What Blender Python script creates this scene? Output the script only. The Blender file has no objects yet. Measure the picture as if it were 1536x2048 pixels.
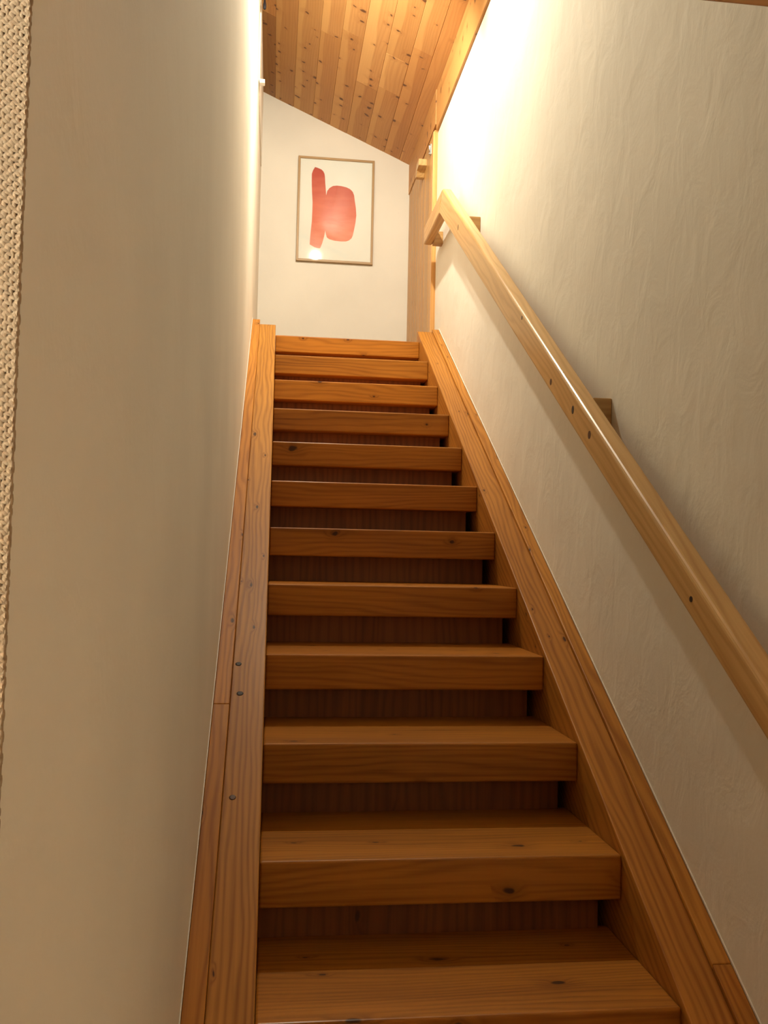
import bpy, bmesh, math, random
from mathutils import Vector, Matrix, noise as mnoise
random.seed(7)
scene = bpy.context.scene
COL = scene.collection

# ------------------------------------------------------------------ camera
F_PX = 1842.2
CAM = Vector((-0.8081, -5.1338, 1.6174))
YAW, PITCH, ROLL = -0.1208, 0.0473, 0.0205
def cam_axes():
    cy, sy, cp, sp = math.cos(YAW), math.sin(YAW), math.cos(PITCH), math.sin(PITCH)
    f = Vector((-sy*cp, cy*cp, sp)); r = Vector((cy, sy, 0)); u = r.cross(f)
    cr, sr = math.cos(ROLL), math.sin(ROLL)
    return cr*r + sr*u, -sr*r + cr*u, f
_r, _u, _f = cam_axes()
cd = bpy.data.cameras.new('camera'); cam = bpy.data.objects.new('camera', cd); COL.objects.link(cam)
cd.sensor_fit = 'HORIZONTAL'; cd.sensor_width = 36.0; cd.lens = F_PX/1536*36.0
cd.clip_start = 0.02; cd.clip_end = 60
cam.matrix_world = Matrix(((_r.x, _u.x, -_f.x, CAM.x), (_r.y, _u.y, -_f.y, CAM.y), (_r.z, _u.z, -_f.z, CAM.z), (0, 0, 0, 1)))
scene.camera = cam

# ------------------------------------------------------------------ world + exposure
w = bpy.data.worlds.new('world'); scene.world = w; w.use_nodes = True
w.node_tree.nodes['Background'].inputs[0].default_value = (1.0, 0.85, 0.65, 1)
w.node_tree.nodes['Background'].inputs[1].default_value = 0.0
vs = scene.view_settings
vs.view_transform = 'Standard'; vs.look = 'None'; vs.gamma = 1.0; vs.use_curve_mapping = False
vs.exposure = 0.0
WARM = (1.0, 0.94, 0.76)
FILL = (1.0, 1.0, 0.86)
SPOT_BACK, SPOT_STAIR, SPOT_SIDE, LAMP_FILL = 172, 125, 6, 350

# ------------------------------------------------------------------ materials
def srgb(r, g, b):
    f = lambda c: (c/12.92 if c <= .04045 else ((c+.055)/1.055)**2.4)
    return (f(r/255), f(g/255), f(b/255), 1)
class NT:
    def __init__(s, name):
        s.m = bpy.data.materials.new(name); s.m.use_nodes = True
        s.t = s.m.node_tree; s.n = s.t.nodes; s.l = s.t.links
        s.b = s.n['Principled BSDF']
    def node(s, t, **kw):
        n = s.n.new(t)
        for k, v in kw.items():
            if k.startswith('i_'): n.inputs[int(k[2:])].default_value = v
            else: setattr(n, k, v)
        return n
    def ln(s, a, b): s.l.new(a, b)
    def math(s, op, a, b=None, c=None):
        n = s.n.new('ShaderNodeMath'); n.operation = op
        for i, v in enumerate((a, b, c)):
            if v is None: continue
            if isinstance(v, (int, float)): n.inputs[i].default_value = v
            else: s.ln(v, n.inputs[i])
        return n.outputs[0]
    def mix(s, fac, a, b, mode='MIX'):
        n = s.n.new('ShaderNodeMix'); n.data_type = 'RGBA'; n.blend_type = mode
        for i, v in ((0, fac), (6, a), (7, b)):
            if isinstance(v, (int, float, tuple)): n.inputs[i].default_value = v
            else: s.ln(v, n.inputs[i])
        return n.outputs[2]
    def ramp(s, fac, stops):
        n = s.n.new('ShaderNodeValToRGB'); e = n.color_ramp.elements
        while len(e) < len(stops): e.new(0.5)
        for i, (p, c) in enumerate(stops): e[i].position = p; e[i].color = c
        s.ln(fac, n.inputs[0]); return n.outputs[0]

def wood(name, light, dark, knot=(0.05, 0.018, 0.006, 1), rough=0.38, ring=9.0, knots=0.5, kscale=(2.3, 6.0), use_tint=True, coat=0.0, spec=0.5, bump=0.08, bands=0.5, sap=None, ksize=0.06, kwarp=0.10):
    """Board wood: local x is the grain direction of every object that carries it."""
    N = NT(name)
    tc = N.node('ShaderNodeTexCoord'); oi = N.node('ShaderNodeObjectInfo')
    off = N.node('ShaderNodeVectorMath', operation='SCALE'); off.inputs[0].default_value = (37.0, 11.0, 23.0); N.ln(oi.outputs['Random'], off.inputs['Scale'])
    add = N.node('ShaderNodeVectorMath', operation='ADD'); N.ln(tc.outputs['Object'], add.inputs[0]); N.ln(off.outputs[0], add.inputs[1])
    P = add.outputs[0]
    # board coordinates: u along the grain, v around the section
    sp = N.node('ShaderNodeSeparateXYZ'); N.ln(P, sp.inputs[0])
    v = N.math('MULTIPLY_ADD', sp.outputs[2], 0.83, sp.outputs[1])
    cb = N.node('ShaderNodeCombineXYZ'); N.ln(N.math('MULTIPLY', sp.outputs[0], kscale[0]), cb.inputs[0]); N.ln(N.math('MULTIPLY', v, kscale[1]), cb.inputs[1])
    # knots
    kw = N.node('ShaderNodeTexNoise'); kw.inputs['Scale'].default_value = 26.0; kw.inputs['Detail'].default_value = 2.0; N.ln(P, kw.inputs['Vector'])
    kd = N.node('ShaderNodeVectorMath', operation='MULTIPLY_ADD'); N.ln(kw.outputs['Color'], kd.inputs[0]); kd.inputs[1].default_value = (kwarp, kwarp, 0); N.ln(cb.outputs[0], kd.inputs[2])
    vo = N.node('ShaderNodeTexVoronoi'); vo.voronoi_dimensions = '2D'; vo.inputs['Scale'].default_value = 1.0; N.ln(kd.outputs[0], vo.inputs['Vector'])
    sep = N.node('ShaderNodeSeparateColor'); N.ln(vo.outputs['Color'], sep.inputs[0])
    on = N.math('LESS_THAN', sep.outputs[0], knots)
    d = vo.outputs['Distance']
    size = N.math('MULTIPLY_ADD', N.math('POWER', sep.outputs[1], 2.0), ksize, ksize*0.45)
    kn = N.math('SUBTRACT', 1.0, N.math('DIVIDE', d, size)); kn = N.math('MULTIPLY', N.math('MAXIMUM', kn, 0.0), on)
    halo = N.math('MULTIPLY', N.math('MAXIMUM', N.math('SUBTRACT', 1.0, N.math('DIVIDE', d, N.math('MULTIPLY', size, 4.0))), 0.0), on)
    # growth rings: long lines with gentle cathedrals that bend round the knots
    s2 = N.node('ShaderNodeVectorMath', operation='MULTIPLY'); N.ln(P, s2.inputs[0]); s2.inputs[1].default_value = (0.9, 6.0, 6.0)
    n1 = N.node('ShaderNodeTexNoise'); n1.inputs['Scale'].default_value = 1.0; n1.inputs['Detail'].default_value = 3.0; n1.inputs['Roughness'].default_value = 0.5
    N.ln(s2.outputs[0], n1.inputs['Vector'])
    ph = N.math('ADD', N.math('MULTIPLY', v, ring*5.0), N.math('MULTIPLY', n1.outputs['Fac'], ring*0.75))
    ph = N.math('MULTIPLY_ADD', N.math('POWER', halo, 2.0), 2.2, ph)
    ringv = N.math('MULTIPLY_ADD', N.math('SINE', N.math('MULTIPLY', ph, 6.2832)), 0.5, 0.5)
    ringv = N.math('POWER', ringv, 1.8)
    # fibres
    s3 = N.node('ShaderNodeVectorMath', operation='MULTIPLY'); N.ln(P, s3.inputs[0]); s3.inputs[1].default_value = (5.0, 190.0, 190.0)
    n2 = N.node('ShaderNodeTexNoise'); n2.inputs['Scale'].default_value = 1.0; n2.inputs['Detail'].default_value = 3.0
    N.ln(s3.outputs[0], n2.inputs['Vector'])
    # broad tone
    s4 = N.node('ShaderNodeVectorMath', operation='MULTIPLY'); N.ln(P, s4.inputs[0]); s4.inputs[1].default_value = (1.1, 9.0, 9.0)
    n3 = N.node('ShaderNodeTexNoise'); n3.inputs['Scale'].default_value = 1.0; n3.inputs['Detail'].default_value = 2.0
    N.ln(s4.outputs[0], n3.inputs['Vector'])
    f = N.math('ADD', N.math('MULTIPLY', ringv, bands*0.55), N.math('MULTIPLY', N.math('SUBTRACT', n2.outputs['Fac'], 0.5), 0.55))
    f = N.math('ADD', f, N.math('MULTIPLY', N.math('SUBTRACT', n3.outputs['Fac'], 0.35), 0.9))
    col = N.ramp(f, [(0.0, light), (1.0, dark)])
    if sap:
        sy = N.node('ShaderNodeSeparateXYZ'); N.ln(tc.outputs['Object'], sy.inputs[0])
        yy = N.math('MULTIPLY_ADD', N.math('SUBTRACT', n3.outputs['Fac'], .5), 0.10, sy.outputs[1])
        yy = N.math('ADD', yy, N.math('MULTIPLY_ADD', oi.outputs['Random'], 0.05, -0.03))
        mr = N.node('ShaderNodeMapRange'); mr.interpolation_type = 'SMOOTHSTEP'; mr.inputs[1].default_value = 0.018; mr.inputs[2].default_value = 0.026; N.ln(yy, mr.inputs[0])
        col = N.mix(N.math('MULTIPLY', mr.outputs[0], .75), col, sap)
    if use_tint: col = N.mix(1.0, col, oi.outputs['Color'], 'MULTIPLY')
    col = N.mix(N.math('MULTIPLY', halo, 0.40), col, dark)
    col = N.mix(N.math('MINIMUM', N.math('MULTIPLY', kn, 2.2), 0.92), col, knot)
    N.ln(col, N.b.inputs['Base Color'])
    N.b.inputs['Roughness'].default_value = rough
    N.b.inputs['Specular IOR Level'].default_value = spec; N.b.inputs['Coat Weight'].default_value = coat; N.b.inputs['Coat Roughness'].default_value = 0.22
    bp = N.node('ShaderNodeBump'); bp.inputs['Strength'].default_value = bump; bp.inputs['Distance'].default_value = 0.002
    N.ln(N.math('ADD', n2.outputs['Fac'], N.math('MULTIPLY', ringv, 0.5)), bp.inputs['Height']); N.ln(bp.outputs[0], N.b.inputs['Normal'])
    return N.m

def plaster(name, col, fine=0.10, wav=0.35, rough=0.85, streak=True):
    N = NT(name)
    tc = N.node('ShaderNodeTexCoord')
    n1 = N.node('ShaderNodeTexNoise'); n1.inputs['Scale'].default_value = 9.0; n1.inputs['Detail'].default_value = 4.0; n1.inputs['Roughness'].default_value = 0.5; n1.inputs['Distortion'].default_value = 0.6
    mp = N.node('ShaderNodeMapping'); mp.inputs['Scale'].default_value = (1.0, 1.4, 0.7) if streak else (1, 1, 1)
    N.ln(tc.outputs['Object'], mp.inputs[0]); N.ln(mp.outputs[0], n1.inputs['Vector'])
    n2 = N.node('ShaderNodeTexNoise'); n2.inputs['Scale'].default_value = 160.0; n2.inputs['Detail'].default_value = 3.0
    N.ln(tc.outputs['Object'], n2.inputs['Vector'])
    n3 = N.node('ShaderNodeTexNoise'); n3.inputs['Scale'].default_value = 2.0; n3.inputs['Detail'].default_value = 3.0
    N.ln(tc.outputs['Object'], n3.inputs['Vector'])
    c2 = tuple(c*0.90 for c in col[:3]) + (1,)
    N.ln(N.ramp(n3.outputs['Fac'], [(0.3, c2), (0.7, col)]), N.b.inputs['Base Color'])
    b1 = N.node('ShaderNodeBump'); b1.inputs['Strength'].default_value = wav; b1.inputs['Distance'].default_value = 0.012
    r1 = N.ramp(n1.outputs['Fac'], [(0.35, (0, 0, 0, 1)), (0.66, (1, 1, 1, 1))])
    N.ln(r1, b1.inputs['Height'])
    b2 = N.node('ShaderNodeBump'); b2.inputs['Strength'].default_value = fine; b2.inputs['Distance'].default_value = 0.002
    N.ln(n2.outputs['Fac'], b2.inputs['Height']); N.ln(b1.outputs[0], b2.inputs['Normal']); N.ln(b2.outputs[0], N.b.inputs['Normal'])
    N.b.inputs['Roughness'].default_value = rough
    return N.m

def plain(name, col, rough=0.5, metal=0.0, var=0.08, scale=20):
    N = NT(name); tc = N.node('ShaderNodeTexCoord')
    n = N.node('ShaderNodeTexNoise'); n.inputs['Scale'].default_value = scale; N.ln(tc.outputs['Object'], n.inputs['Vector'])
    N.ln(N.ramp(n.outputs['Fac'], [(0.3, tuple(c*(1-var) for c in col[:3])+(1,)), (0.7, tuple(min(1, c*(1+var)) for c in col[:3])+(1,))]), N.b.inputs['Base Color'])
    N.b.inputs['Roughness'].default_value = rough; N.b.inputs['Metallic'].default_value = metal
    return N.m
def glow(name, col, st):
    N = NT(name); N.b.inputs['Base Color'].default_value = (.9, .9, .9, 1)
    N.b.inputs['Emission Color'].default_value = col + (1,); N.b.inputs['Emission Strength'].default_value = st
    return N.m

M_STAIR = wood('stair_pine', (0.46, 0.175, 0.018, 1), (0.08, 0.013, 0.0008, 1), coat=0.14, spec=0.2, rough=0.45, knots=0.45, kscale=(4.0, 8.0), ring=12, bands=0.42)
M_STRING = wood('stringer_pine', (0.50, 0.225, 0.038, 1), (0.19, 0.056, 0.005, 1), coat=0.03, spec=0.22, rough=0.5, knots=0.5, kscale=(4.0, 11.0), bands=0.7, ring=11)
M_RAIL = wood('handrail_pine', (0.68, 0.44, 0.185, 1), (0.40, 0.20, 0.055, 1), coat=0.12, spec=0.35, rough=0.36, knots=0.0, bands=0.6, ring=9)
M_CEIL = wood('ceiling_pine', (0.55, 0.285, 0.094, 1), (0.37, 0.15, 0.038, 1), rough=0.55, knots=0.42, kscale=(11.0, 8.5), bands=0.40, sap=(0.64, 0.365, 0.13, 1), ksize=0.13, ring=10, kwarp=0.40, knot=(0.10, 0.032, 0.008, 1))
M_DOOR = wood('door_pine', (0.56, 0.30, 0.09, 1), (0.38, 0.165, 0.04, 1), coat=0.1, rough=0.42, knots=0.05, bands=0.7)
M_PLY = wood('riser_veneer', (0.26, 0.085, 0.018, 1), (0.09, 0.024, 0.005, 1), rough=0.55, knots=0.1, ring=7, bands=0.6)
M_BEAM = wood('dark_beam', (0.30, 0.13, 0.035, 1), (0.18, 0.065, 0.016, 1), rough=0.5, knots=0.2)
M_FRAME = wood('oak_frame', (0.42, 0.27, 0.12, 1), (0.28, 0.16, 0.06, 1), rough=0.45, knots=0.0)
M_FLOOR = wood('floor_boards', (0.34, 0.24, 0.14, 1), (0.22, 0.15, 0.08, 1), rough=0.4)
M_WALL = plaster('wall_plaster', (0.85, 0.81, 0.72, 1), wav=0.16)
M_WALLL = plaster('wall_plaster_smooth', (0.83, 0.795, 0.70, 1), fine=0.12, wav=0.06)
M_BACK = plaster('back_wall_paint', (0.80, 0.765, 0.69, 1), fine=0.05, wav=0.05)
M_ROOM = plaster('room_wall_dimmed', (0.22, 0.205, 0.165, 1), fine=0.05, wav=0.05)  # unseen room walls, toned dark to cut light bounced onto the stair fronts
M_CAULK = plain('white_caulk', (0.82, 0.79, 0.72, 1), 0.6)
M_BLACK = plain('black_metal', (0.012, 0.011, 0.012, 1), 0.4)
M_RUBBER = plain('black_rubber', (0.010, 0.008, 0.014, 1), 0.6)
M_STEEL = plain('steel', (0.6, 0.58, 0.55, 1), 0.3, 1.0)
M_WHITE = plain('white_paint', (0.80, 0.78, 0.70, 1), 0.45, 0, 0.02)
M_PAPER = plain('print_paper', (0.80, 0.78, 0.70, 1), 0.8, 0, 0.015, 6)
M_KNOT = plain('dark_knot', (0.075, 0.028, 0.010, 1), 0.5, 0, 0.35, 300)
M_PLUG = plain('screw_hole', (0.022, 0.010, 0.005, 1), 0.6, 0, 0.3, 300)
M_SHADE = plain('linen_shade', (0.75, 0.65, 0.5, 1), 0.9)
M_LENS = glow('lamp_lens', WARM, 10.0)

# ------------------------------------------------------------------ builders
def tag(o, label=None, cat=None, group=None, kind=None):
    if label: o['label'] = label
    if cat: o['category'] = cat
    if group: o['group'] = group
    if kind: o['kind'] = kind
    return o
def empty(name, loc):
    o = bpy.data.objects.new(name, None); COL.objects.link(o); o.location = loc; o.empty_display_size = 0.1
    o.matrix_basis = Matrix.Translation(loc)
    return o
BASE = {}
def frame(origin, gx, gz=None):
    """Right-handed local frame whose x runs along the grain."""
    x = Vector(gx).normalized(); z = Vector(gz) if gz is not None else Vector((0, 0, 1))
    y = z.cross(x).normalized(); z = x.cross(y)
    return Matrix(((x.x, y.x, z.x, origin[0]), (x.y, y.y, z.y, origin[1]), (x.z, y.z, z.z, origin[2]), (0, 0, 0, 1)))
def link(name, me, M, parent=None, mat=None, tint=None):
    o = bpy.data.objects.new(name, me); COL.objects.link(o)
    if mat and not me.materials: me.materials.append(mat)
    if parent is not None:
        o.parent = parent; o.matrix_parent_inverse = Matrix.Identity(4)
        o.matrix_basis = BASE.get(parent.name, parent.matrix_basis).inverted() @ M
    else:
        o.matrix_basis = M
    BASE[o.name] = M
    o.color = tint if tint else (1, 1, 1, 1)
    return o
def finish(bm, M, bev=0.0, seg=2, smooth=False):
    if bev > 0:
        bmesh.ops.bevel(bm, geom=list(bm.edges), offset=bev, segments=seg, profile=0.5, affect='EDGES', clamp_overlap=True)
    bmesh.ops.recalc_face_normals(bm, faces=list(bm.faces))
    bmesh.ops.transform(bm, matrix=M.inverted(), verts=list(bm.verts))
    me = bpy.data.meshes.new('mesh'); bm.to_mesh(me); bm.free()
    if smooth:
        for p in me.polygons: p.use_smooth = True
    return me
def prism(name, poly, axis, a, b, mat, grain=(1, 0, 0), up=None, bev=0.0, parent=None, tint=None, seg=2, smooth=False):
    """Closed polygon (world coords of the two other axes) extruded along one world axis from a to b."""
    bm = bmesh.new()
    def P(u, v, t):
        return {'x': (t, u, v), 'y': (u, t, v), 'z': (u, v, t)}[axis]
    va = [bm.verts.new(P(u, v, a)) for u, v in poly]; vb = [bm.verts.new(P(u, v, b)) for u, v in poly]
    n = len(poly)
    bm.faces.new(va); bm.faces.new(vb[::-1])
    for i in range(n): bm.faces.new((va[i], vb[i], vb[(i+1) % n], va[(i+1) % n]))
    c = sum((v.co for v in bm.verts), Vector())/len(bm.verts)
    if up is None: up = (0, 0, 1) if abs(Vector(grain).normalized().z) < 0.9 else (0, 1, 0)
    M = frame(c, grain, up)
    me = finish(bm, M, bev, seg, smooth); me.name = name
    return link(name, me, M, parent, mat, tint)
def box(name, x0, x1, y0, y1, z0, z1, mat, grain=(1, 0, 0), bev=0.0, parent=None, tint=None, seg=2, smooth=False):
    return prism(name, [(x0, y0), (x1, y0), (x1, y1), (x0, y1)], 'z', z0, z1, mat, grain, None, bev, parent, tint, seg, smooth)
def hexa(name, pts, mat, grain, up, bev=0.0, parent=None, tint=None, seg=2, smooth=False):
    """8 points: bottom ring 0-3, top ring 4-7."""
    bm = bmesh.new(); v = [bm.verts.new(p) for p in pts]
    for q in ((0, 1, 2, 3), (7, 6, 5, 4), (0, 4, 5, 1), (1, 5, 6, 2), (2, 6, 7, 3), (3, 7, 4, 0)): bm.faces.new([v[i] for i in q])
    c = sum((x.co for x in bm.verts), Vector())/8
    M = frame(c, grain, up); me = finish(bm, M, bev, seg, smooth); me.name = name
    return link(name, me, M, parent, mat, tint)
def lathe(name, prof, origin, axis, mat, parent=None, n=24, caps=True):
    """prof: list of (r, t) along axis."""
    ax = Vector(axis).normalized(); up = Vector((0, 0, 1)) if abs(ax.z) < 0.9 else Vector((0, 1, 0))
    M = frame(origin, ax, up); bm = bmesh.new(); rings = []
    for r, t in prof:
        rings.append([bm.verts.new((t, r*math.cos(2*math.pi*i/n), r*math.sin(2*math.pi*i/n))) for i in range(n)])
    for a, b in zip(rings, rings[1:]):
        for i in range(n): bm.faces.new((a[i], a[(i+1) % n], b[(i+1) % n], b[i]))
    if caps: bm.faces.new(rings[0][::-1]); bm.faces.new(rings[-1])
    bmesh.ops.recalc_face_normals(bm, faces=list(bm.faces))
    me = bpy.data.meshes.new(name); bm.to_mesh(me); bm.free()
    for p in me.polygons: p.use_smooth = len(p.vertices) == 4
    return link(name, me, M, parent, mat)
def tube(name, pts, r, mat, parent=None, n=10):
    bm = bmesh.new(); rings = []; pts = [Vector(p) for p in pts]
    for i, p in enumerate(pts):
        d = (pts[min(i+1, len(pts)-1)] - pts[max(i-1, 0)]).normalized()
        a = d.cross(Vector((0.31, 0.17, 0.93))).normalized(); b = d.cross(a)
        rings.append([bm.verts.new(p + a*r*math.cos(2*math.pi*k/n) + b*r*math.sin(2*math.pi*k/n)) for k in range(n)])
    for a, b in zip(rings, rings[1:]):
        for i in range(n): bm.faces.new((a[i], a[(i+1) % n], b[(i+1) % n], b[i]))
    bm.faces.new(rings[0][::-1]); bm.faces.new(rings[-1])
    M = Matrix.Translation(pts[0]); me = finish(bm, M, 0, 1, True); me.name = name
    return link(name, me, M, parent, mat)
def tint(v=0.12, warm=0.05):
    k = 1 + random.uniform(-v, v); q = random.uniform(-warm, warm)
    return (k*(1+q), k, k*(1-q*1.5), 1)

# ------------------------------------------------------------------ dimensions (metres)
RISE, GO, ZL = 0.19, 0.3093, 2.85
XL, XR = -0.816, 0.0                       # inner faces of the two stringers
WL, WR = -0.950, 0.130                     # plaster faces
YB = 1.37                                  # back wall
SL = RISE/GO
ang = math.atan(SL); GR = (0, math.cos(ang), math.sin(ang)); UPV = (0, -math.sin(ang), math.cos(ang))
def zs(y, h=0.0): return ZL + SL*y + h     # nosing line
CX0, CZ0, CSL = 0.1086, 4.4596, -0.4272     # sloped ceiling: z = CZ0 + CSL*(x-CX0)
def zc(x): return CZ0 + CSL*(x-CX0)
YC = -4.607                                # end of the stair wall (burlap corner)
YH = -4.20                                 # header over the stairs
ZLOW = 2.231

# ------------------------------------------------------------------ setting
S = 'structure'
fl = box('floor', -3.2, WR+0.12, -8.2, YB+0.1, -0.12, 0.0, M_FLOOR, (0, 1, 0)); tag(fl, 'brown wooden floor of the lower room at the foot of the stairs', 'floor', kind=S)
# right wall: full height up to the frieze, stops at the door casing
wr = prism('wall_right', [(-8.2, 0.0), (0.266, 0.0), (0.266, 4.186), (YH-0.14, 4.186), (YH-0.14, 2.9), (-8.2, 2.9)], 'x', WR, WR+0.12, M_WALL, (0, 1, 0))
tag(wr, 'white plaster stairwell wall carrying the wooden handrail', 'wall', kind=S)
wr2 = box('wall_knee', 0.16, WR+0.12, 0.27, YB+0.1, 0.0, zc(0.16)-0.03, M_BACK, (0, 1, 0)); tag(wr2, 'plaster wall behind the low plank door on the landing', 'wall', kind=S)
wu = box('wall_eaves', 0.16, WR+0.12, YH-0.14, 0.265, 4.2, zc(0.16)+0.2, M_BACK, (0, 1, 0)); tag(wu, 'hidden wall strip behind the wooden frieze board', 'wall', kind=S)
# left wall
wl = prism('wall_left', [(YC, 0.0), (YB, 0.0), (YB, 5.3), (YH-0.14, 5.3), (YH-0.14, ZLOW+0.02), (YC, ZLOW+0.02)], 'x', WL-0.14, WL, M_WALLL, (0, 1, 0))
tag(wl, 'smooth white stairwell wall opposite the handrail', 'wall', kind=S)
wb = prism('wall_back', [(WL-0.14, 0.0), (0.25, 0.0), (0.25, 4.30), (0.13, zc(0.13)+0.01), (WL-0.14, zc(WL-0.14)+0.01)], 'y', YB, YB+0.12, M_BACK, (1, 0, 0))
tag(wb, 'white gable wall behind the framed red print', 'wall', kind=S)
ww = prism('wall_well', [(WL, ZLOW+0.30), (WR, ZLOW+0.30), (WR, zc(WR)), (WL, zc(WL))], 'y', YH-0.14, YH-0.02, M_BACK, (1, 0, 0))
tag(ww, 'white wall above the header closing the stairwell', 'wall', kind=S)
# lower room, behind the camera
box('wall_room_left', -3.32, -3.2, -8.2, YC+0.14, 0, 2.9, M_ROOM, (0, 1, 0))
tag(bpy.data.objects['wall_room_left'], 'unseen side wall of the lower room, darkened to cut bounce light', 'wall', kind=S)
box('wall_room_rear', -3.2, WR, -8.32, -8.2, 0, 2.9, M_ROOM); tag(bpy.data.objects['wall_room_rear'], 'unseen rear wall of the lower room, darkened to cut bounce light', 'wall', kind=S)
lc = box('ceiling_lower', -3.2, WR, -8.2, YH-0.14, ZLOW+0.01, ZLOW+0.12, M_BEAM, (1, 0, 0)); tag(lc, 'dark wooden ceiling of the lower room', 'ceiling', kind=S)
hb = box('trim_header', WL, WR, YH-0.14, YH, ZLOW, ZLOW+0.36, M_BEAM, (1, 0, 0), bev=0.003); tag(hb, 'dark brown header beam crossing above the stairs', 'beam', kind=S)
# landing
ld = box('floor_landing', WL, WR+0.03, 0.42, YB, ZL-0.16, ZL-0.01, M_FLOOR, (1, 0, 0)); tag(ld, 'wooden upper landing floor at the head of the stairs', 'floor', kind=S)

# burlap-covered wall end, plane facing the lower room
def burlap_mat():
    N = NT('burlap'); tc = N.node('ShaderNodeTexCoord')
    sp = N.node('ShaderNodeSeparateXYZ'); N.ln(tc.outputs['Object'], sp.inputs[0])
    n0 = N.node('ShaderNodeTexNoise'); n0.inputs['Scale'].default_value = 60.0; n0.inputs['Detail'].default_value = 2; N.ln(tc.outputs['Object'], n0.inputs['Vector'])
    n1 = N.node('ShaderNodeTexNoise'); n1.inputs['Scale'].default_value = 420.0; n1.inputs['Detail'].default_value = 2; N.ln(tc.outputs['Object'], n1.inputs['Vector'])
    w_ = math.pi/0.0027
    dx = N.math('MULTIPLY_ADD', N.math('SUBTRACT', n0.outputs['Fac'], .5), 2.4, N.math('MULTIPLY', sp.outputs[0], w_))
    dz = N.math('MULTIPLY_ADD', N.math('SUBTRACT', n0.outputs['Fac'], .5), 2.4, N.math('MULTIPLY', sp.outputs[2], w_))
    sx, sz = N.math('SINE', dx), N.math('SINE', dz)
    h = N.math('MULTIPLY', sx, sz)
    hh = N.math('ABSOLUTE', h)
    c = N.ramp(N.math('ADD', N.math('MULTIPLY', hh, .75), N.math('MULTIPLY', n1.outputs['Fac'], .45)), [(0.15, (0.30, 0.22, 0.13, 1)), (0.75, (0.45, 0.36, 0.25, 1))])
    N.ln(c, N.b.inputs['Base Color']); N.b.inputs['Roughness'].default_value = 0.95
    b = N.node('ShaderNodeBump'); b.inputs['Strength'].default_value = 0.8; b.inputs['Distance'].default_value = 0.001
    N.ln(N.math('ADD', hh, N.math('MULTIPLY', n1.outputs['Fac'], .4)), b.inputs['Height']); N.ln(b.outputs[0], N.b.inputs['Normal'])
    return N.m
M_BURLAP = burlap_mat()
bw = box('wall_burlap', -3.2, WL-0.032, YC-0.002, YC+0.138, 0.0, ZLOW+0.01, M_BURLAP, (1, 0, 0)); tag(bw, 'wall covered in coarse beige burlap beside the stair opening', 'wall', kind=S)
# the woven strip by the corner, with real threads
N_ = NT('burlap_thread'); tc = N_.node('ShaderNodeTexCoord'); nz = N_.node('ShaderNodeTexNoise'); nz.inputs['Scale'].default_value = 380; nz.inputs['Detail'].default_value = 3
mpn = N_.node('ShaderNodeMapping'); N_.ln(tc.outputs['Object'], mpn.inputs[0]); N_.ln(mpn.outputs[0], nz.inputs['Vector'])
N_.ln(N_.ramp(nz.outputs['Fac'], [(0.3, (0.31, 0.24, 0.16, 1)), (0.7, (0.43, 0.35, 0.25, 1))]), N_.b.inputs['Base Color']); N_.b.inputs['Roughness'].default_value = 0.95
M_THREAD = N_.m
def weave(x0, x1, z0, z1, pitch, ybase):
    """Plain weave: warp and weft ribbons that go over and under each other."""
    rng = random.Random(3)
    verts, faces = [], []
    def ribbon(path, width, across):
        i0 = len(verts); prof = [(-1, -.55), (-.55, .25), (0, .5), (.55, .25), (1, -.55)]
        for (c, off, wv) in path:
            for a, b in prof:
                p = c + across*(a*wv*width*0.5) + Vector((0, -1, 0))*(off + b*0.00055)
                verts.append(p)
        for k in range(len(path)-1):
            for j in range(4):
                a = i0 + k*5 + j; faces.append((a, a+1, a+6, a+5))
    nx, nz_ = int((x1-x0)/pitch), int((z1-z0)/pitch)
    for i in range(nx):
        x = x0 + (i+.5)*pitch + rng.uniform(-.15, .15)*pitch; wv0 = rng.uniform(.75, 1.12); path = []
        for k in range(nz_*2+1):
            z = z0 + k*pitch/2
            o = 0.00055*math.sin(math.pi*(z-z0)/pitch + math.pi*i + math.pi/2)
            path.append((Vector((x + 0.00035*mnoise.noise(Vector((i*3.1, z*60, 0))), ybase, z)), o, wv0*(1+.25*mnoise.noise(Vector((i, z*150, 4))))))
        ribbon(path, pitch*1.04, Vector((1, 0, 0)))
    for j in range(nz_):
        z = z0 + (j+.5)*pitch + rng.uniform(-.15, .15)*pitch; wv0 = rng.uniform(.7, 1.12); path = []
        for k in range(nx*2+1):
            x = x0 + k*pitch/2
            o = -0.00055*math.sin(math.pi*(x-x0)/pitch + math.pi*j + math.pi/2)
            path.append((Vector((x, ybase, z + 0.00035*mnoise.noise(Vector((x*80, j*2.7, 9))))), o, wv0*(1+.25*mnoise.noise(Vector((x*150, j, 14))))))
        ribbon(path, pitch*1.04, Vector((0, 0, 1)))
    return verts, faces
v_, f_ = weave(WL-0.0335, WL-0.0010, 1.36, 2.06, 0.0027, YC-0.0012)
me = bpy.data.meshes.new('burlap_weave'); c0 = Vector((WL-0.018, YC, 1.7)); me.from_pydata([tuple(v-c0) for v in v_], [], f_); me.update()
for p in me.polygons: p.use_smooth = True
bwv = link('burlap_weave', me, Matrix.Translation(c0), bw, M_THREAD); bwv['kind'] = 'stuff'
box('burlap_backing', WL-0.034, WL-0.001, YC-0.0004, YC+0.0001, 0.0, ZLOW, M_BURLAP, (1, 0, 0), parent=bw)
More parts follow.
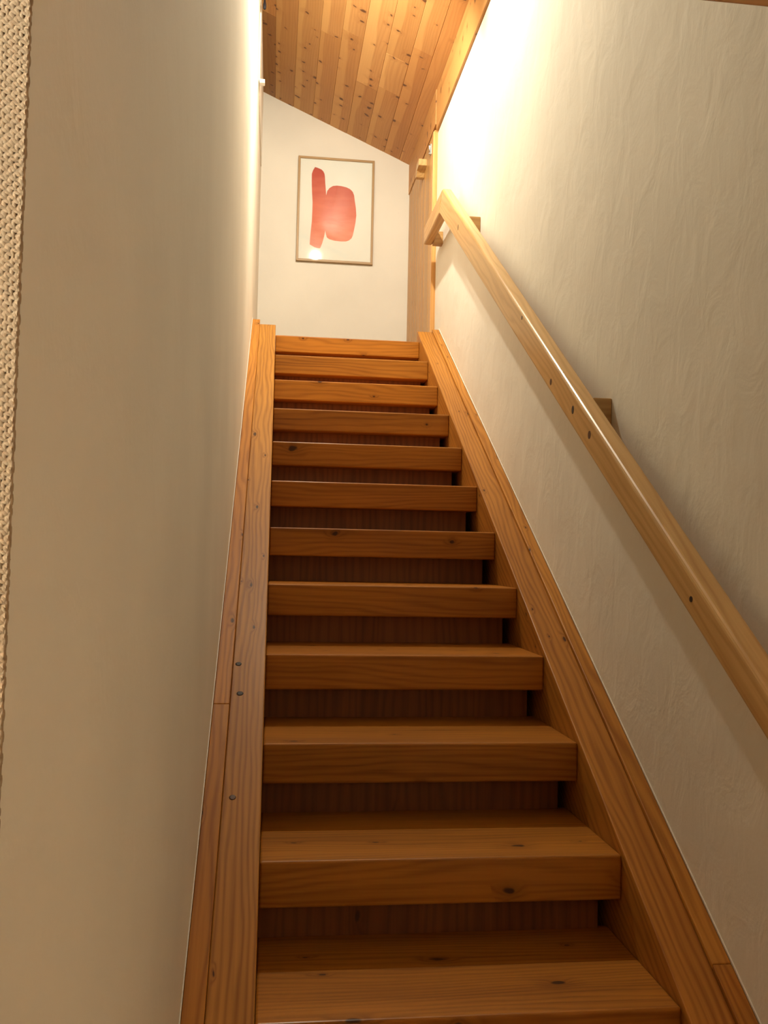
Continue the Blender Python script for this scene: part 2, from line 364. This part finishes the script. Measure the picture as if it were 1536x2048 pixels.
# ragged glued selvedge along the corner
bm = bmesh.new(); prev = None
for k in range(0, 701):
    z = 1.36 + k*0.001
    wv = 0.0026 + 0.0018*mnoise.noise(Vector((0, z*260, 2))); pr = 0.0007 + 0.0010*mnoise.noise(Vector((3, z*330, 2)))
    e = 0.0008*mnoise.noise(Vector((7, z*170, 2)))
    ring = [bm.verts.new((WL+e, YC+0.001, z)), bm.verts.new((WL+e, YC-pr, z)), bm.verts.new((WL-wv*.5, YC-pr-0.0006, z)), bm.verts.new((WL-wv, YC-0.0004, z))]
    if prev:
        for j in range(3): bm.faces.new((prev[j], prev[j+1], ring[j+1], ring[j]))
    prev = ring
Mx = Matrix.Translation((WL, YC, 1.7)); me = finish(bm, Mx, 0, 1, True); me.name = 'selvedge'
link('selvedge', me, Mx, bw, M_THREAD)

# ------------------------------------------------------------------ plank ceiling
PD = Vector((0.9197, 0, -0.3927)); PN = Vector((-0.3927, 0, -0.9197))      # along slope, and out of the face
cbk = prism('ceiling', [(WL-0.14, zc(WL-0.14)+0.022), (0.25, zc(0.25)+0.022), (0.25, zc(0.25)+0.15), (WL-0.14, zc(WL-0.14)+0.15)], 'y', YH-0.14, YB+0.12, M_BEAM, (0, 1, 0))
tag(cbk, 'sloping ceiling of knotty pine planks above the landing', 'ceiling', kind=S)
joints = [-0.953, -0.865, -0.733, -0.595, -0.471, -0.347, -0.210, -0.073, 0.040, 0.122]
splits = {0: [0.37], 1: [], 2: [-0.9], 3: [0.27], 4: [0.14, -1.5], 5: [0.62], 6: [0.16, 0.55], 7: [-0.03], 8: [-1.2]}
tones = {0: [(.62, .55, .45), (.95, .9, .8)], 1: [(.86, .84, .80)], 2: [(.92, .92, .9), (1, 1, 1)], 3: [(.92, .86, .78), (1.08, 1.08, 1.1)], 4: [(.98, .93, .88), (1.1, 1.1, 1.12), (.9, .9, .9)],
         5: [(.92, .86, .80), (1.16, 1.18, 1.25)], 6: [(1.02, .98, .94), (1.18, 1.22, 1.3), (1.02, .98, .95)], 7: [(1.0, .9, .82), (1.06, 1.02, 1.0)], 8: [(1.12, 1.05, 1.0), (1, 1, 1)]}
for i in range(9):
    xa, xb = joints[i], joints[i+1]
    ys = [YB] + sorted(splits[i], reverse=True) + [YH]
    for s in range(len(ys)-1):
        y1, y0 = ys[s], ys[s+1]
        g_ = 0.0005; A = Vector((xa, 0, zc(xa))) + PD*g_; B = Vector((xb, 0, zc(xb))) - PD*g_
        dz = random.uniform(-0.0008, 0.0008)
        prof = [A - PN*(0.002), A + PD*0.002 + PN*dz, B - PD*0.002 + PN*dz, B - PN*0.002, B - PN*0.02, A - PN*0.02]
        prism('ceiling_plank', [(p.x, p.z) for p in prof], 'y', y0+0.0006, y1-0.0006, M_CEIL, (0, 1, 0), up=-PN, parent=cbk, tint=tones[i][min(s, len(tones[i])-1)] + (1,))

# frieze boards between plaster and ceiling
t1 = box('trim_1', 0.118, 0.150, YH-0.02, 0.262, 4.196, zc(0.12)-0.002, M_CEIL, (0, 1, 0), bev=0.0015, tint=(.90, .80, .70, 1)); tag(t1, 'pine frieze board above the plaster wall, over a dark gap', 'trim', kind=S)
t2 = box('trim_2', 0.113, 0.158, 0.264, YB, 4.236, zc(0.115)-0.002, M_CEIL, (0, 1, 0), bev=0.0015, tint=(1.0, .93, .86, 1)); tag(t2, 'pine frieze board directly above the low plank door', 'trim', kind=S)
# door casing post
t3 = box('trim_3', 0.103, 0.158, 0.270, 0.315, ZL-0.01, 4.196, M_DOOR, (0, 0, 1), bev=0.002, tint=(1.25, 1.25, 1.3, 1)); tag(t3, 'pale pine door casing post at the end of the plaster wall', 'trim', kind=S)
# plank door in the knee wall
dr = box('door_1', 0.136, 0.158, 0.316, YB-0.002, ZL-0.01, 4.234, M_DOOR, (0, 0, 1)); tag(dr, 'low door of upright pine boards beside the landing', 'door', kind=S)
yb_ = [0.318, 0.47, 0.642, 0.77, 0.896, 1.0, 1.10, 1.24, YB-0.003]
for i in range(len(yb_)-1):
    a, b = yb_[i]+0.0008, yb_[i+1]-0.0008
    prism('board', [(0.137, a), (0.124, a), (0.118, a+0.007), (0.118, b-0.007), (0.124, b), (0.137, b)], 'z', ZL-0.008, 4.225+0.008*random.random(), M_DOOR, (0, 0, 1), up=(-1, 0, 0), parent=dr, tint=tint(.09, .03))
hd = prism('handle', [(0.50+.10, 4.168), (0.50+.19, 4.168), (0.50+.215, 4.135), (0.50+.235, 4.085), (0.50+.20, 4.085), (0.50+.165, 4.12), (0.50+.10, 4.125)], 'x', 0.066, 0.119, M_RAIL, (0, 1, 0), bev=0.003, parent=dr)
lt = lathe('latch', [(0.006, 0), (0.007, 0.006), (0.0045, 0.010), (0.0045, 0.045), (0.006, 0.05), (0.006, 0.058)], (0.108, 0.44, 4.128), (0, 0, 1), M_STEEL, dr, 14)
lt['label'] = 'small steel latch pin'
box('latch_plate', 0.112, 0.1185, 0.425, 0.455, 4.124, 4.19, M_STEEL, (0, 0, 1), bev=0.001, parent=dr)

# ------------------------------------------------------------------ staircase
st = empty('staircase', (-0.41, -4.33, 0.0))
tag(st, 'varnished pine staircase with thick treads and recessed risers', 'staircase')
y_bot, y_top = -4.52, 0.105
def stringer(name, x0, x1, h, depth, ya, yb, mat, tn, bev=0.003, plumb=True):
    pts = [(ya, max(0.002, zs(ya, h))), (yb, zs(yb, h)), (yb, zs(yb, h-depth)), (ya, max(0.001, zs(ya, h-depth)))]
    if zs(ya, h-depth) < 0:
        yf = (0.001-ZL-(h-depth))/SL
        pts = [(ya, max(0.03, zs(ya, h))), (yb, zs(yb, h)), (yb, zs(yb, h-depth)), (yf, 0.001), (ya, 0.001)]
    return prism(name, pts, 'x', x0, x1, mat, GR, UPV, bev, st, tn)
stringer('stringer', -0.9058, XL, 0.012, 0.34, y_bot, 0.088, M_STRING, (1.0, 1.0, 1.0, 1))
stringer('stringer', XR, 0.0883, 0.012, 0.34, y_bot, 0.095, M_STRING, (0.98, 0.92, 0.88, 1))
for x0, x1, ys_, tns in ((-0.9478, -0.906, (0.135, -2.683, y_bot), ((1.06, .98, .92, 1), (1.0, .93, .8, 1))), (0.0885, 0.1285, (0.112, -3.348, y_bot), ((1.06, 1.02, .98, 1), (.95, .85, .75, 1)))):
    for i in range(2):
        stringer('wall_strip', x0, x1, 0.022, 0.10, ys_[i+1]+0.0006, ys_[i]-0.0006, M_STRING, tns[i], bev=0.002)
# treads
tread_me = None
for k in range(1, 15):
    yn = -k*GO; zt = ZL - k*RISE
    y1 = yn + 0.40
    if k == 14: pass
    o = box('tread', XL+0.0005, XR-0.0005, yn, y1, zt-0.10, zt, M_STAIR, (1, 0, 0), bev=0.0055, parent=st, tint=tint(.10, .04), seg=3, smooth=False)
    ztop = zt + RISE - 0.10 if k > 1 else 2.84 - 0.095
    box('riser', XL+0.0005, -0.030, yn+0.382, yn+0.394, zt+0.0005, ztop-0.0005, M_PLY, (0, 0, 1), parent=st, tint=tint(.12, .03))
# landing nosing board
box('tread', XL+0.0005, XR-0.0005, 0.012, 0.42, 2.84-0.095, 2.84, M_STAIR, (1, 0, 0), bev=0.0055, parent=st, tint=(1.05, 1.02, .95, 1), seg=3)
# bottom riser
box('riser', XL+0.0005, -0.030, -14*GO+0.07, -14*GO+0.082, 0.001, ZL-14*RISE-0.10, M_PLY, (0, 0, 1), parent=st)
# plugged screws and knots on the left stringer
for (x, y, r, m) in ((-0.8902, -2.529, 0.0085, M_PLUG), (-0.8807, -2.6354, 0.009, M_PLUG), (-0.8822, -2.9479, 0.008, M_KNOT)):
    p_ = Vector((x, y, zs(y, 0.012)))
    o = lathe('screw_plug', [(r, -0.002), (r, 0.0003), (r*0.6, 0.0006)], p_, UPV, m, st, 18)
# caulk beads between strips and plaster
for x0, x1, ya, nm, lb in ((WL, WL+0.0022, 0.135, 'trim_4', 'thin white caulk bead along the smooth wall above the stair strip'), (WR-0.0022, WR, 0.112, 'trim_5', 'thin white caulk bead along the handrail wall above the stair strip')):
    h0, h1 = 0.023, 0.0285
    tag(prism(nm, [(y_bot, zs(y_bot, h0)), (ya, zs(ya, h0)), (ya, zs(ya, h1)), (y_bot, zs(y_bot, h1))], 'x', x0, x1, M_CAULK, GR, UPV, 0.0005), lb, 'caulk', kind=S)

# ------------------------------------------------------------------ handrail
hr = empty('handrail', (0.055, -2.5, 2.1))
tag(hr, 'pale pine handrail with level top end on wall blocks', 'handrail')
XF, XBK = 0.028, 0.080
def rz_top(y): return 3.857 + 0.671*y
def rz_bot(y): return 3.693 + 0.650*y
ya, yb = -4.25, -0.477
# knee of the rail: mitre between slope and level run
zt_l, zb_l = 3.537, 3.435
ybm = (zb_l-3.693)/0.650 + 0.0
def rail_piece(name, poly, parent):
    bm = bmesh.new()
    va = [bm.verts.new((XF, y, z)) for y, z in poly]; vb = [bm.verts.new((XBK, y, z)) for y, z in poly]
    bm.faces.new(va); bm.faces.new(vb[::-1]); n = len(poly)
    for i in range(n): bm.faces.new((va[i], vb[i], vb[(i+1) % n], va[(i+1) % n]))
    long = [e for e in bm.edges if abs(e.verts[0].co.x-e.verts[1].co.x) < 1e-6]
    bmesh.ops.bevel(bm, geom=long, offset=0.011, segments=4, profile=0.5, affect='EDGES', clamp_overlap=True)
    d = Vector((0, poly[1][0]-poly[0][0], poly[1][1]-poly[0][1])).normalized()
    c = Vector(((XF+XBK)/2, poly[0][0], poly[0][1])); M = frame(c, d, d.cross(Vector((1, 0, 0))) if d.cross(Vector((1, 0, 0))).z > 0 else Vector((1, 0, 0)).cross(d))
    me = finish(bm, M, 0, 1, False); me.name = name
    o = link(name, me, M, parent, M_RAIL)
    return o
rail_piece('rail', [(ya, rz_top(ya)), (yb, rz_top(yb)), (ybm, zb_l), (ya, rz_bot(ya))], hr)
rail_piece('level_rail', [(yb+0.0005, zt_l), (0.10, zt_l), (0.10, zb_l), (ybm+0.0005, zb_l)], hr)
for y, zc_ in ((-0.927, None), (-2.640, None), (-3.95, None)):
    zz = rz_top(y)
    box('bracket', XBK-0.004, WR, y-0.022, y+0.022, zz-0.105, zz-0.014, M_RAIL, (1, 0, 0), bev=0.003, parent=hr, tint=(.8, .74, .66, 1))
box('bracket', XBK-0.004, WR+0.0, 0.03, 0.085, zb_l-0.012, zb_l+0.06, M_RAIL, (1, 0, 0), bev=0.003, parent=hr, tint=(.8, .74, .66, 1))
def oval(name, y, z, ry, rz, m, tilt=0.0):
    bm = bmesh.new(); n = 18; a = []; b = []
    for i in range(n):
        t = 2*math.pi*i/n; yy, zz = ry*math.cos(t), rz*math.sin(t)
        yy, zz = yy*math.cos(tilt)-zz*math.sin(tilt), yy*math.sin(tilt)+zz*math.cos(tilt)
        a.append(bm.verts.new((XF+0.001, y+yy, z+zz))); b.append(bm.verts.new((XF-0.0004, y+yy, z+zz)))
    bm.faces.new(b[::-1]); bm.faces.new(a)
    for i in range(n): bm.faces.new((a[i], b[i], b[(i+1) % n], a[(i+1) % n]))
    M = Matrix.Translation((XF, y, z)); me = finish(bm, M); me.name = name
    return link(name, me, M, hr, m)
oval('screw_plug', -0.921, 3.173, 0.006, 0.014, M_PLUG, .3)
oval('screw_plug', -2.628, 2.040, 0.010, 0.012, M_PLUG)
oval('knot', -2.767, 1.951, 0.011, 0.011, M_KNOT)
oval('knot', -2.417, 2.159, 0.010, 0.010, M_KNOT)
oval('knot', -2.075, 2.445, 0.008, 0.007, M_KNOT)
oval('knot', -3.373, 1.543, 0.007, 0.006, M_PLUG)

# ------------------------------------------------------------------ framed print
px0, px1, pz0, pz1 = -0.688, -0.141, 3.6995, 4.4585
pic = empty('framed_print', (-0.4145, YB, pz0))
tag(pic, 'abstract red brushstroke print in a thin oak frame', 'picture')
fw_, fd = 0.016, 0.024
def bar(pts, grain):   # mitred frame bar: polygon in xz
    prism('frame_bar', pts, 'y', YB-fd, YB-0.001, M_FRAME, grain, bev=0.0015, parent=pic)
bar([(px0, pz0), (px1, pz0), (px1-fw_, pz0+fw_), (px0+fw_, pz0+fw_)], (1, 0, 0))
bar([(px0, pz1), (px1, pz1), (px1-fw_, pz1-fw_), (px0+fw_, pz1-fw_)], (1, 0, 0))
bar([(px0, pz0), (px0, pz1), (px0+fw_, pz1-fw_), (px0+fw_, pz0+fw_)], (0, 0, 1))
bar([(px1, pz0), (px1, pz1), (px1-fw_, pz1-fw_), (px1-fw_, pz0+fw_)], (0, 0, 1))
paper = box('paper', px0+fw_-0.004, px1-fw_+0.004, YB-0.015, YB-0.004, pz0+fw_-0.004, pz1-fw_+0.004, M_PAPER, parent=pic)
def paint(name):
    N = NT(name); tc = N.node('ShaderNodeTexCoord'); sp = N.node('ShaderNodeSeparateXYZ'); N.ln(tc.outputs['Object'], sp.inputs[0])
    n = N.node('ShaderNodeTexNoise'); n.inputs['Scale'].default_value = 9; n.inputs['Detail'].default_value = 4
    mp = N.node('ShaderNodeMapping'); mp.inputs['Scale'].default_value = (0.6, 1, 2.2); N.ln(tc.outputs['Object'], mp.inputs[0]); N.ln(mp.outputs[0], n.inputs['Vector'])
    f = N.math('MULTIPLY_ADD', sp.outputs[2], 1.55, 0.5); f = N.math('MULTIPLY_ADD', N.math('SUBTRACT', n.outputs['Fac'], .5), .55, f)
    N.ln(N.ramp(f, [(0.05, (0.80, 0.34, 0.24, 1)), (0.45, (0.68, 0.175, 0.105, 1)), (0.95, (0.50, 0.075, 0.048, 1))]), N.b.inputs['Base Color'])
    N.b.inputs['Roughness'].default_value = 0.8
    return N.m
M_PAINT = paint('red_watercolour')
SA = [(-0.5684, 4.3855), (-0.5478, 4.3802), (-0.5219, 4.3706), (-0.5088, 4.3584), (-0.4997, 4.3408), (-0.4961, 4.3201), (-0.4931, 4.2786), (-0.4878, 4.2267), (-0.4843, 4.1852), (-0.4856, 4.133), (-0.4857, 4.0288), (-0.4848, 3.9248), (-0.4925, 3.8828), (-0.5042, 3.8353), (-0.5186, 3.7981), (-0.5339, 3.7972), (-0.5595, 3.8034), (-0.5931, 3.822), (-0.5916, 3.8662), (-0.5878, 3.9183), (-0.5819, 3.9913), (-0.5803, 4.0746), (-0.5801, 4.1266), (-0.586, 4.2043), (-0.5899, 4.2822), (-0.5902, 4.3343), (-0.5821, 4.361)]
SB = [(-0.4064, 4.2611), (-0.3755, 4.2596), (-0.3393, 4.2527), (-0.3133, 4.2415), (-0.2948, 4.2244), (-0.2839, 4.199), (-0.2779, 4.1575), (-0.269, 4.1058), (-0.2647, 4.0538), (-0.2693, 4.0012), (-0.2784, 3.9484), (-0.2862, 3.9062), (-0.295, 3.8848), (-0.3127, 3.8681), (-0.3356, 3.8588), (-0.3715, 3.8566), (-0.4177, 3.8589), (-0.4538, 3.867), (-0.472, 3.8789), (-0.4802, 3.9043), (-0.4849, 3.93), (-0.4872, 4.0287), (-0.4881, 4.1328), (-0.4843, 4.1852), (-0.4773, 4.217), (-0.4624, 4.2389), (-0.4372, 4.2564)]
for k, S_ in enumerate((SA, SB)):
    bm = bmesh.new(); v = [bm.verts.new((x, YB-0.0153-0.0001*k, z)) for x, z in S_]; bm.faces.new(v)
    r_ = bmesh.ops.extrude_face_region(bm, geom=list(bm.faces)); bmesh.ops.translate(bm, verts=[q for q in r_['geom'] if isinstance(q, bmesh.types.BMVert)], vec=(0, 0.0004, 0))
    M = Matrix.Translation((-0.43, YB-0.015, 4.09)); me = finish(bm, M); me.name = 'brush_shape'
    o = link('brush_shape', me, M, paper, M_PAINT)
NG = NT('picture_glass')
tr = NG.node('ShaderNodeBsdfTransparent'); gl = NG.node('ShaderNodeBsdfGlossy'); gl.inputs['Roughness'].default_value = 0.03
fr = NG.node('ShaderNodeFresnel'); fr.inputs['IOR'].default_value = 1.45
mx = NG.node('ShaderNodeMixShader'); NG.ln(fr.outputs[0], mx.inputs[0]); NG.ln(tr.outputs[0], mx.inputs[1]); NG.ln(gl.outputs[0], mx.inputs[2])
NG.ln(mx.outputs[0], NG.n['Material Output'].inputs['Surface'])
box('glass', px0+fw_-0.003, px1-fw_+0.003, YB-0.0200, YB-0.0185, pz0+fw_-0.003, pz1-fw_+0.003, NG.m, parent=pic)

# ------------------------------------------------------------------ panel and cable on the left wall by the landing
pn = empty('wall_hatch', (WL, 0.4, 4.26)); tag(pn, 'thin white panel with rounded corner and small peg on landing wall', 'panel')
pts = [(1.10, 4.78), (0.012, 4.78), (0.012, 4.40)]
for i in range(9):
    t = i/8*math.pi/2; pts.append((0.012+0.30*(1-math.cos(t))*1.2, 4.40-0.145*math.sin(t)))
pts.append((1.10, 4.255))
prism('panel', pts, 'x', WL, WL+0.007, M_WHITE, (0, 1, 0), parent=pn)
box('peg', WL+0.006, WL+0.036, 0.06, 0.10, 4.302, 4.325, M_WHITE, (1, 0, 0), bev=0.003, parent=pn)
cb = empty('hanging_cable', (-0.925, -0.03, 4.90)); tag(cb, 'black cable end hanging from the plank ceiling beside the wall', 'cable')
tube('cord', [(-0.925, -0.03, zc(-0.925)+0.002), (-0.926, -0.03, 4.85), (-0.923, -0.028, 4.79), (-0.925, -0.03, 4.72)], 0.005, M_RUBBER, cb)
lathe('plug', [(0.005, 0), (0.009, 0.006), (0.0095, 0.03), (0.006, 0.042), (0.005, 0.052)], (-0.925, -0.03, 4.678), (0, 0, 1), M_RUBBER, cb, 14)

# ------------------------------------------------------------------ ceiling spot lamp over the stairs
def aim(o, d): o.rotation_mode = 'QUATERNION'; o.rotation_quaternion = Vector(d).to_track_quat('-Z', 'Y')
YT = -1.10
lamp = empty('spot_lamp', (-0.42, YT, zc(-0.42))); tag(lamp, 'black ceiling bar with three spot heads above the stairs', 'lamp')
A, B = Vector((-0.68, YT, zc(-0.68))) + PN*0.018, Vector((-0.14, YT, zc(-0.14))) + PN*0.018
pb = []
for p, s in ((A, -1), (A, 1), (B, 1), (B, -1)): pb.append(p + Vector((0, 0.022*s, 0)) - PN*0.017)
pt = [p + PN*0.034 for p in pb]
hexa('track_bar', pb + pt, M_BLACK, PD, -PN, 0.003, lamp)
heads = ((-0.44, (-0.06, 0.92, -0.74), SPOT_BACK, 138), (-0.60, (0.10, -0.66, -0.75), SPOT_STAIR, 165), (-0.29, (-0.35, -0.1, -1.0), SPOT_SIDE, 140))
for x, d, e, cone in heads:
    d = Vector(d).normalized(); top = Vector((x, YT, zc(x))) + PN*0.036; c = top + Vector((0, 0, -0.105))
    hdm = lathe('spot_head', [(0.022, -0.05), (0.030, -0.04), (0.034, 0.03), (0.036, 0.032), (0.036, 0.034), (0.030, 0.030), (0.028, 0.015)], c, d, M_BLACK, lamp, 24, caps=True)
    tube('neck', [top, top*0.5 + c*0.5, c - d*0.02], 0.006, M_BLACK, hdm)
    lathe('lens', [(0.027, 0.016), (0.027, 0.022), (0.015, 0.027), (0.004, 0.028)], c, d, M_LENS, hdm, 20)
    ld_ = bpy.data.lights.new('spot_light', 'SPOT'); ld_.energy = e; ld_.color = WARM; ld_.spot_size = math.radians(cone); ld_.spot_blend = 0.9; ld_.shadow_soft_size = 0.03
    lo = bpy.data.objects.new('spot_light', ld_); COL.objects.link(lo); lo.parent = lamp
    lo.location = c + d*0.05 - lamp.location; aim(lo, d)

# ------------------------------------------------------------------ unseen fill lamp added in the lower room, behind the camera, to brighten walls
fx, fy = -2.1, -5.45
flp = empty('fill_lamp', (fx, fy, 0)); tag(flp, 'added fill lamp with linen drum shade, unseen in the lower room', 'lamp')
lathe('base', [(0.14, 0.0), (0.14, 0.015), (0.02, 0.03)], (fx, fy, 0), (0, 0, 1), M_BLACK, flp, 32)
lathe('pole', [(0.012, 0.02), (0.012, 1.30)], (fx, fy, 0), (0, 0, 1), M_BLACK, flp, 12)
lathe('shade', [(0.21, 1.22), (0.16, 1.52)], (fx, fy, 0), (0, 0, 1), M_SHADE, flp, 32, caps=False)
lathe('bulb', [(0.012, 1.30), (0.03, 1.34), (0.032, 1.37), (0.015, 1.41)], (fx, fy, 0), (0, 0, 1), glow('bulb_glow', FILL, 8.0), flp, 16)
N = NT('linen_lit'); N.b.inputs['Base Color'].default_value = (.8, .7, .55, 1); N.b.inputs['Roughness'].default_value = .9
tl = N.node('ShaderNodeBsdfTranslucent'); tl.inputs[0].default_value = (.85, .75, .6, 1); ms = N.node('ShaderNodeMixShader'); ms.inputs[0].default_value = .6
N.ln(N.b.outputs[0], ms.inputs[1]); N.ln(tl.outputs[0], ms.inputs[2]); N.ln(ms.outputs[0], N.n['Material Output'].inputs['Surface'])
bpy.data.objects['shade'].data.materials[0] = N.m
pl_ = bpy.data.lights.new('fill_lamp_light', 'POINT'); pl_.energy = LAMP_FILL; pl_.color = FILL; pl_.shadow_soft_size = 0.12
lo = bpy.data.objects.new('fill_lamp_light', pl_); COL.objects.link(lo); lo.parent = flp; lo.location = (0, 0, 1.44)
